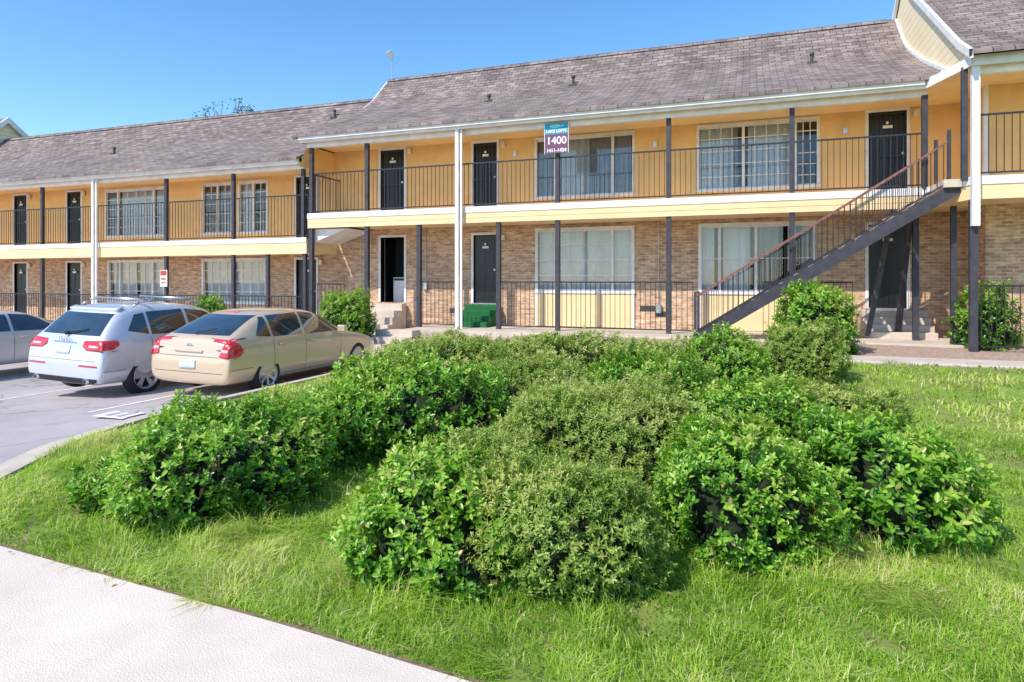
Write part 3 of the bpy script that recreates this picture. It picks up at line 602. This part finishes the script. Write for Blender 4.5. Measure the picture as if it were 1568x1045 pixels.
for sx in(-1,1):
    q.tube((sx*.62,-.03,.36),(sx*.62,.15,.36),.045,.045,14,0); q.tube((sx*.62,-.031,.36),(sx*.62,-.03,.36),.036,.036,14,1)
    pts=[(sx*.65,.85,1.62),(sx*.645,1.0,1.70),(sx*.635,1.6,1.73),(sx*.625,2.2,1.71),(sx*.62,2.45,1.63)]
    for a,b_ in zip(pts[:-1],pts[1:]): q.tube(a,b_,.017,.017,8,2)
for yy in(1.1,2.1): q.beam((-.64,yy,1.745),(.64,yy,1.745),.05,.03,2)
q.obj('badge_exhausts_roof_rails',['chrome','blackp','metal'],root,True)
q=MB()
for sx in(-1,1): q.box(sx*1.03-.09,sx*1.03+.09,2.85,2.97,1.06,1.22,0); q.beam((sx*.9,2.95,1.06),(sx*.98,2.92,1.1),.05,.04,1)
q.obj('mirrors',['silverp','blackp'],root,False,.035)
q=MB(); q.beam((-.02,.12,1.16),(.38,.20,1.24),.018,.02,0); q.tube((-.02,.08,1.15),(-.02,.15,1.16),.03,.03,10,0); q.obj('rear_wiper',['blackp'],root)
place(root,(-11.42,8.1,float(zl(-11.42))+.02),.03)
# --- sedan
C=[(0.0,.38,.72,.52,.60,.64,.66,.67),(.03,.28,.86,.60,.74,.74,.82,.84),(.08,.25,.885,.74,.90,.76,.98,1.0),(.6,.22,.89,.78,.95,.72,1.03,1.07),(1.0,.21,.89,.79,.95,.66,1.20,1.24),
   (1.45,.2,.89,.80,.95,.62,1.38,1.42),(2.0,.2,.89,.80,.94,.60,1.43,1.465),(2.5,.2,.89,.80,.93,.59,1.37,1.42),(3.0,.2,.89,.79,.92,.62,1.15,1.20),(3.45,.2,.88,.76,.88,.68,.96,1.01),(4.1,.2,.87,.70,.80,.64,.86,.90),(4.5,.23,.82,.6,.7,.56,.75,.78),(4.66,.28,.72,.5,.58,.5,.63,.65)]
root,patch=car('silver_sedan',C,'beigep',(.98,3.68),.32,1.78,7)
patch([(-.56,1.08),(.56,1.08),(.5,1.36),(-.5,1.36)],'rear','cglass',.005,'rear_window')
for sg_ in(1,-1):
    patch([(.9,1.0),(1.88,.985),(1.88,1.37),(1.4,1.34)],'side','cglass',.005,'rear_door_window',sg_)
    patch([(1.95,.985),(3.05,.97),(2.6,1.26),(2.4,1.34),(1.95,1.375)],'side','cglass',.005,'front_door_window',sg_)
    seams(patch,[(.95,1.0),(1.92,1.92),(2.95,3.02)],.3,.95,sg_)
    for a in(1.1,2.05): patch([(a,.83),(a+.18,.835),(a+.18,.865),(a,.86)],'side','beigep',.028,'door_handle',sg_,.024)
    patch([(.0,.72),(.25,.74),(.25,.9),(.0,.92)],'side','redl',.010,'tail_light_side',sg_,.01)
    patch([(sg_*a,b_) for a,b_ in[(.5,.76),(.86,.74),(.86,.92),(.52,.92)]],'rear','redl',.01,'tail_light_rear',1,.01)
    patch([(4.2,.56),(4.5,.54),(4.45,.66),(4.1,.70)],'side','amber',.006,'headlight',sg_,.005)
patch([(-.16,.6),(.16,.6),(.16,.73),(-.16,.73)],'rear','plate',.012,'licence_plate',1,.01)
patch([(-.60,2.85),(.60,2.85),(.58,3.35),(-.58,3.35)],'top','cglass',.005,'windscreen')
q=MB()
for sx in(-1,1): q.box(sx*.97-.09,sx*.97+.09,2.82,2.92,.95,1.08,0); q.beam((sx*.84,2.9,.96),(sx*.92,2.88,1.0),.05,.04,1)
q.obj('mirrors',['beigep','blackp'],root,False,.03)
place(root,(-16.8,8.3,-.20),0)
# ------------------------------------------------------------------ shrubs
def fnoise(P,seed,freq):
    r=np.random.default_rng(seed); s=np.zeros(len(P))
    for i in range(5):
        k=r.normal(size=3); k/=np.linalg.norm(k); s+=np.sin(P@k*freq*(1+.55*i)+r.uniform(0,6.28))/(1+.3*i)
    return s/2.2
def unit(a): return a/np.maximum(1e-6,np.linalg.norm(a,axis=1,keepdims=True))
def leaves(name,P,D,Nn,L,Wd,rnd,matn,parent):
    S_=np.cross(D,Nn); S_=unit(S_); Nn=np.cross(S_,D); L=L[:,None];Wd=Wd[:,None]
    v=[P, P+D*L*.32+S_*Wd*.5+Nn*Wd*.16, P+D*L*.7+S_*Wd*.38+Nn*Wd*.05, P+D*L-Nn*L*.12, P+D*L*.7-S_*Wd*.38+Nn*Wd*.05, P+D*L*.32-S_*Wd*.5+Nn*Wd*.16]
    V=np.stack(v,1).reshape(-1,3); n=len(P); b=np.arange(n)[:,None]*6
    F=np.concatenate([b+np.array([[0,1,2,3]]),b+np.array([[0,3,4,5]])]); 
    return np_mesh(name,V,F,[matn],parent,np.repeat(rnd,6))
def shape(d,seed,rx,ry,h):
    p=3.3; q=d/((np.abs(d)**p).sum(1,keepdims=True)**(1/p))
    r=.97+.12*fnoise(d,seed,3.0)+.10*fnoise(d,seed+1,7.5)
    q=q*r[:,None]; tuck=1-.14*np.clip(.35-q[:,2],0,.35)/.35
    return np.stack([q[:,0]*rx*tuck,q[:,1]*ry*tuck,q[:,2]*h],1)
def XY(X,Y): return (.9397*X-.342*Y, .342*X+.9397*Y)
def shrub(X,Y,rx,ry,h,seed,kind='leaf',ls=.05,dens=1.,rot=0,name='shrub',uv=None):
    u,v=XY(X,Y) if uv is None else uv
    z0=float(H(np.array([u]),np.array([v]))[0]) if uv is None else (.45 if u<-8.5 else .58)
    root=empty(name,(u,v,z0-.02)); root.rotation_euler=(0,0,math.radians(20+rot))
    r=np.random.default_rng(seed)
    area=2*math.pi*((rx*ry+rx*h+ry*h)/3)*1.25
    fine=kind=='leaf2'
    ns=int(area*(470 if not fine else 640)*(.05/ls)**2*dens); k=8 if not fine else 9
    d=unit(r.normal(size=(ns,3))); d[:,2]=np.abs(d[:,2])*1.0-.08
    d=unit(d)
    dep=1-np.minimum(r.exponential(.085,ns),.42)
    dep+= (r.random(ns)<.06)*r.uniform(.0,.13,ns)
    sh=shape(d,seed,rx,ry,h)
    gap=fnoise(sh,seed+5,9); keep=(gap>-.8)|(r.random(ns)<.4); d=d[keep];sh=sh[keep];dep=dep[keep];gap=gap[keep];ns=len(d)
    dep=dep+.05*np.clip(gap,-1,1)
    P0=sh*dep[:,None]; P0[:,2]=np.maximum(P0[:,2],.02)
    outn=unit(sh/np.array([[rx*rx,ry*ry,h*h]]))
    sd=unit(outn*.85+np.array([[0,0,.45]])+r.normal(size=(ns,3))*.33)
    clump=fnoise(P0,seed+9,5)
    sl=ls*1.5*r.uniform(.6,1.3,ns)
    a=unit(np.cross(sd,r.normal(size=(ns,3)))); b=np.cross(sd,a)
    Pl=[];Dl=[];Nl=[];Ll=[];Rl=[]
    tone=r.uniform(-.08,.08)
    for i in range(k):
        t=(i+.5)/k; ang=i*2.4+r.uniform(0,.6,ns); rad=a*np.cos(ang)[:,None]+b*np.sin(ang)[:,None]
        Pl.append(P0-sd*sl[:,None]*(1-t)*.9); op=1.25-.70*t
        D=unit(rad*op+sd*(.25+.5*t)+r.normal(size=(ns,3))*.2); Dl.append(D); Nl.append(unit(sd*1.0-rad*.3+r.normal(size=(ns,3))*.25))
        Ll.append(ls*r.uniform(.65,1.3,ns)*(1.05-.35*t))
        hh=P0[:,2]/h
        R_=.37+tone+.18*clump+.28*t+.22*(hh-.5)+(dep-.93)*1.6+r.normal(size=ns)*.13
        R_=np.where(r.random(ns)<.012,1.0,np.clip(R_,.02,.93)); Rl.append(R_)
    P=np.concatenate(Pl);D=np.concatenate(Dl);Nn=np.concatenate(Nl);L=np.concatenate(Ll);R_=np.concatenate(Rl)
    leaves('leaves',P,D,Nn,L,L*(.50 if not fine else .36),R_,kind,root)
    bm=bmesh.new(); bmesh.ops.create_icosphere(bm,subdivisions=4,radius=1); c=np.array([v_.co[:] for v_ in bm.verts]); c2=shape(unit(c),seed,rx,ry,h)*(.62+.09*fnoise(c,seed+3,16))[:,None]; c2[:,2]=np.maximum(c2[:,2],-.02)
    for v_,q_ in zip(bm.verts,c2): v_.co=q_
    me=bpy.data.meshes.new('shade_core'); bm.to_mesh(me); bm.free(); me.materials.append(M['core']); o=bpy.data.objects.new('shade_core',me); S.collection.objects.link(o); o.parent=root  # solid dark core added to block light behind the leaves
    tw=MB()
    for i in range(int(70*max(1,area/3))):
        j=r.integers(0,ns); e_=P0[j]*r.uniform(.93,1.08); s_=np.array([e_[0]*.35,e_[1]*.35,.0]); mid=s_*.45+e_*.55+r.normal(size=3)*.03
        tw.tube(s_,mid,.008,.005,4); tw.tube(mid,e_,.005,.002,4)
    tw.obj('twigs',['bark'],root)
SH=[(-2.55,5.65,.90,1.05,.78,1,'leaf',.058,1,-20),(-1.95,6.95,.75,.85,.80,2,'leaf',.06,1,0),
    (-.42,4.25,.64,.58,.76,3,'leaf',.056,1,0),(.36,4.2,.60,.57,.70,4,'leaf2',.036,1,0),
    (-1.0,7.2,1.05,.9,1.0,5,'leaf',.066,1,0),(.80,6.1,.95,.85,.92,6,'leaf2',.038,1,0),
    (1.62,4.62,.60,.68,.86,7,'leaf',.048,1,0),(2.78,4.95,.70,.72,.88,8,'leaf',.070,1,0),(2.15,6.3,.98,.85,.84,9,'leaf',.058,1,0),(3.4,6.8,.7,.6,.76,10,'leaf2',.045,1,0),
    (-1.0,9.9,1.2,.9,.84,11,'leaf2',.055,1,0),(.7,9.8,1.1,.9,.86,12,'leaf2',.055,1,0),(2.1,9.3,.9,.8,.78,13,'leaf2',.055,1,0),(.3,8.2,1.05,.85,.84,14,'leaf2',.05,1,0),
    (3.0,9.2,.62,.6,.86,15,'leaf',.055,1,0),(4.45,10.0,.58,.55,.92,16,'leaf2',.05,1,0),(1.6,7.9,.9,.8,.80,17,'leaf',.055,1,0),
    (-.15,5.35,.6,.55,.60,18,'leaf2',.038,.8,0)]
for i,(X,Y,rx,ry,h,sd_,kd,ls,dn,rt) in enumerate(SH): shrub(X,Y,rx,ry,h,sd_,kd,ls,dn,rt)
shrub(0,0,.75,.7,1.42,21,'leaf',.08,1,0,uv=(1.2,14.15)); shrub(0,0,.6,.6,1.3,22,'leaf',.08,.55,0,uv=(4.45,15.6))
shrub(0,0,.72,.7,1.22,23,'leaf',.07,1,0,uv=(-9.85,14.4)); shrub(0,0,.5,.5,1.0,24,'leaf',.07,1,0,uv=(-14.2,14.3))
# ------------------------------------------------------------------ grass
def blade_mesh(u,v,hb,wb,r,leanmax=1.1,shift=0.,z=None):
    n=len(u)
    cl=fnoise(np.stack([u,v,u*0],1),5,1.3); c2=fnoise(np.stack([u,v,u*0],1),8,8)
    if z is None: z=H(u,v)-.012
    h=hb*r.uniform(.4,1.6,n)*(1+.35*cl+.45*c2); w=wb*r.uniform(.6,1.3,n)
    a=r.uniform(0,2*math.pi,n)*.6+3.2*fnoise(np.stack([u,v,u*0],1),12,3); lean=r.uniform(.1,leanmax,n)
    dx=np.cos(a);dy=np.sin(a)
    P=np.stack([u,v,z],1); S_=np.stack([-dy,dx,0*dx],1)*w[:,None]*.5; O=np.stack([dx*lean,dy*lean,0*dx+1],1)
    m1=P+O*(h*.5)[:,None]*np.array([[.6,.6,1]]); tp=P+np.stack([dx*lean*1.5,dy*lean*1.5,1-.45*lean],1)*h[:,None]
    V=np.stack([P-S_,P+S_,m1+S_*.8,m1-S_*.8,tp+S_*.12,tp-S_*.12],1).reshape(-1,3)
    b=np.arange(n)[:,None]*6; F=np.concatenate([b+np.array([[0,1,2,3]]),b+np.array([[3,2,4,5]])])
    R_=np.clip(.50+shift+.30*cl+.16*c2+r.normal(size=n)*.17,0,.92); R_=np.where(r.random(n)<.07+.12*(cl>.25),r.uniform(.93,1,n),R_)
    return np_mesh('grass_blades',V,F,['grass'],gr,np.repeat(R_,6))
def blades(n,d0,d1,hb,wb,seed):
    r=np.random.default_rng(seed)
    ang=r.uniform(-.88,.88,n); d=np.sqrt(r.uniform(d0*d0,d1*d1,n)); X=d*np.sin(ang); Y=d*np.cos(ang)
    u=.9397*X-.342*Y; v=.342*X+.9397*Y
    ok=(v>path_v(u)+.01+.05*np.sin(u*9)*r.random(n))&(u>kerb_u(v)+.0)&(v<12.85+.05*r.random(n)); u=u[ok];v=v[ok]; n=len(u)
    cl=fnoise(np.stack([u,v,u*0],1),5,1.3); c2=fnoise(np.stack([u,v,u*0],1),8,8)
    keep=r.random(n)<(.76+.25*cl+.30*c2); blade_mesh(u[keep],v[keep],hb,wb,r,1.3)
gr=empty('grass')
blades(150000,2.4,5.2,.058,.0055,1); blades(120000,5.2,9,.060,.008,2); blades(80000,9,17,.06,.016,3)
r=np.random.default_rng(77); U=[];Vv=[]
for (X,Y,rx,ry,h,*_) in SH[:10]+SH[17:]:
    n=1700; t=r.uniform(0,2*math.pi,n); k=r.normal(.97,.12,n); u,v=XY(X,Y); U.append(u+np.cos(t)*rx*k); Vv.append(v+np.sin(t)*ry*k)
for i in range(70):
    X=r.uniform(-3,4.2);Y=r.uniform(3.2,7); u,v=XY(X,Y); n=80; U.append(u+r.normal(size=n)*.05); Vv.append(v+r.normal(size=n)*.05)
U=np.concatenate(U);Vv=np.concatenate(Vv); ok=(Vv>path_v(U)+.15)&(U>kerb_u(Vv)+.2); blade_mesh(U[ok],Vv[ok],.125,.005,r,1.2,.06)
U=[];Vv=[];Z=[]
for (X,Y,rx,ry,h,*_) in (SH[3],SH[5],SH[17]):
    n=550; u,v=XY(X,Y); t=r.uniform(0,2*math.pi,n); k=np.sqrt(r.random(n))*.8; U.append(u+np.cos(t)*rx*k); Vv.append(v+np.sin(t)*ry*k); Z.append(h*(1-.35*k**3)*r.uniform(.72,.92,n)+.1)
blade_mesh(np.concatenate(U),np.concatenate(Vv),.13,.0035,r,1.3,.1,np.concatenate(Z))
n=1500; X=r.uniform(-4,4.5,n);Y=r.uniform(3.2,8,n); u,v=XY(X,Y); ok=v>path_v(u)-.08; u=u[ok];v=v[ok];n=len(u); P=np.stack([u,v,H(u,v)+np.where(v>path_v(u),r.uniform(.0,.05,n),.04)],1)
leaves('fallen_leaves',P,unit(np.stack([r.normal(size=n),r.normal(size=n),.2*r.normal(size=n)],1)),unit(np.stack([.3*r.normal(size=n),.3*r.normal(size=n),np.ones(n)],1)),r.uniform(.02,.045,n),r.uniform(.012,.02,n),np.full(n,1.0),'leaf',gr)
# ------------------------------------------------------------------ tree behind roof
t=MB(); LP=[]
def br(p,d,l,r_,dep):
    q=p+d*l; t.tube(p,q,r_,r_*.7,5)
    if dep==0: LP.append(q); return
    for i in range(3):
        nd=(d+Vector((random.uniform(-.6,.6),random.uniform(-.6,.6),random.uniform(-.1,.45)))).normalized(); br(q,nd,l*random.uniform(.6,.85),r_*.65,dep-1)
tu,tv=XY(-16.2,37.8); tr=empty('tree',(tu,tv,0)); br(Vector((0,0,-.5)),Vector((0,0,1)),4.8,.22,6)
zt=max(v[2] for v in t.V); t.V=[(v[0],v[1],v[2]*12.3/zt) for v in t.V]; LP=[Vector((p.x,p.y,p.z*12.3/zt)) for p in LP]
t.obj('trunk_and_limbs',['bark'],tr)
LPn=np.array([p[:] for p in LP for _ in range(7)])+rng.normal(size=(len(LP)*7,3))*.12; n=len(LPn)
leaves('crown_leaves',LPn,unit(rng.normal(size=(n,3))),unit(rng.normal(size=(n,3))),np.full(n,.14),np.full(n,.06),rng.uniform(.0,.4,n),'leaf',tr)
# ------------------------------------------------------------------ world, sun, camera
el=46; tv_=Vector((.48,.877,-math.tan(math.radians(el))))
w=bpy.data.worlds.new('World'); S.world=w; w.use_nodes=True; nt=w.node_tree; bg=nt.nodes['Background']
sk=N(nt,'ShaderNodeTexSky'); sk.sky_type='NISHITA'; sk.sun_disc=False; sk.sun_elevation=math.radians(el); sk.sun_rotation=math.radians(209); sk.air_density=1.0; sk.dust_density=.1; sk.ozone_density=2.2
hs=N(nt,'ShaderNodeHueSaturation'); hs.inputs['Saturation'].default_value=1.25; hs.inputs['Value'].default_value=1.62; nt.links.new(sk.outputs[0],hs.inputs['Color']); nt.links.new(hs.outputs[0],bg.inputs['Color'])
bg.inputs['Strength'].default_value=.15
l=bpy.data.lights.new('sun','SUN'); l.energy=5.0; l.angle=math.radians(.5); l.color=(1,.93,.84); lo=bpy.data.objects.new('sun',l); S.collection.objects.link(lo); lo.rotation_euler=tv_.to_track_quat('-Z','Y').to_euler()
cm=bpy.data.cameras.new('camera'); cm.sensor_width=36; cm.lens=1000/1568*36; cm.shift_y=-.059; cm.clip_end=2000; cm.clip_start=.05
co=bpy.data.objects.new('camera',cm); S.collection.objects.link(co); co.location=(0,0,1.95); co.rotation_euler=(math.radians(90),0,math.radians(20)); S.camera=co
S.view_settings.view_transform='Standard'; S.view_settings.look='None'; S.view_settings.exposure=0
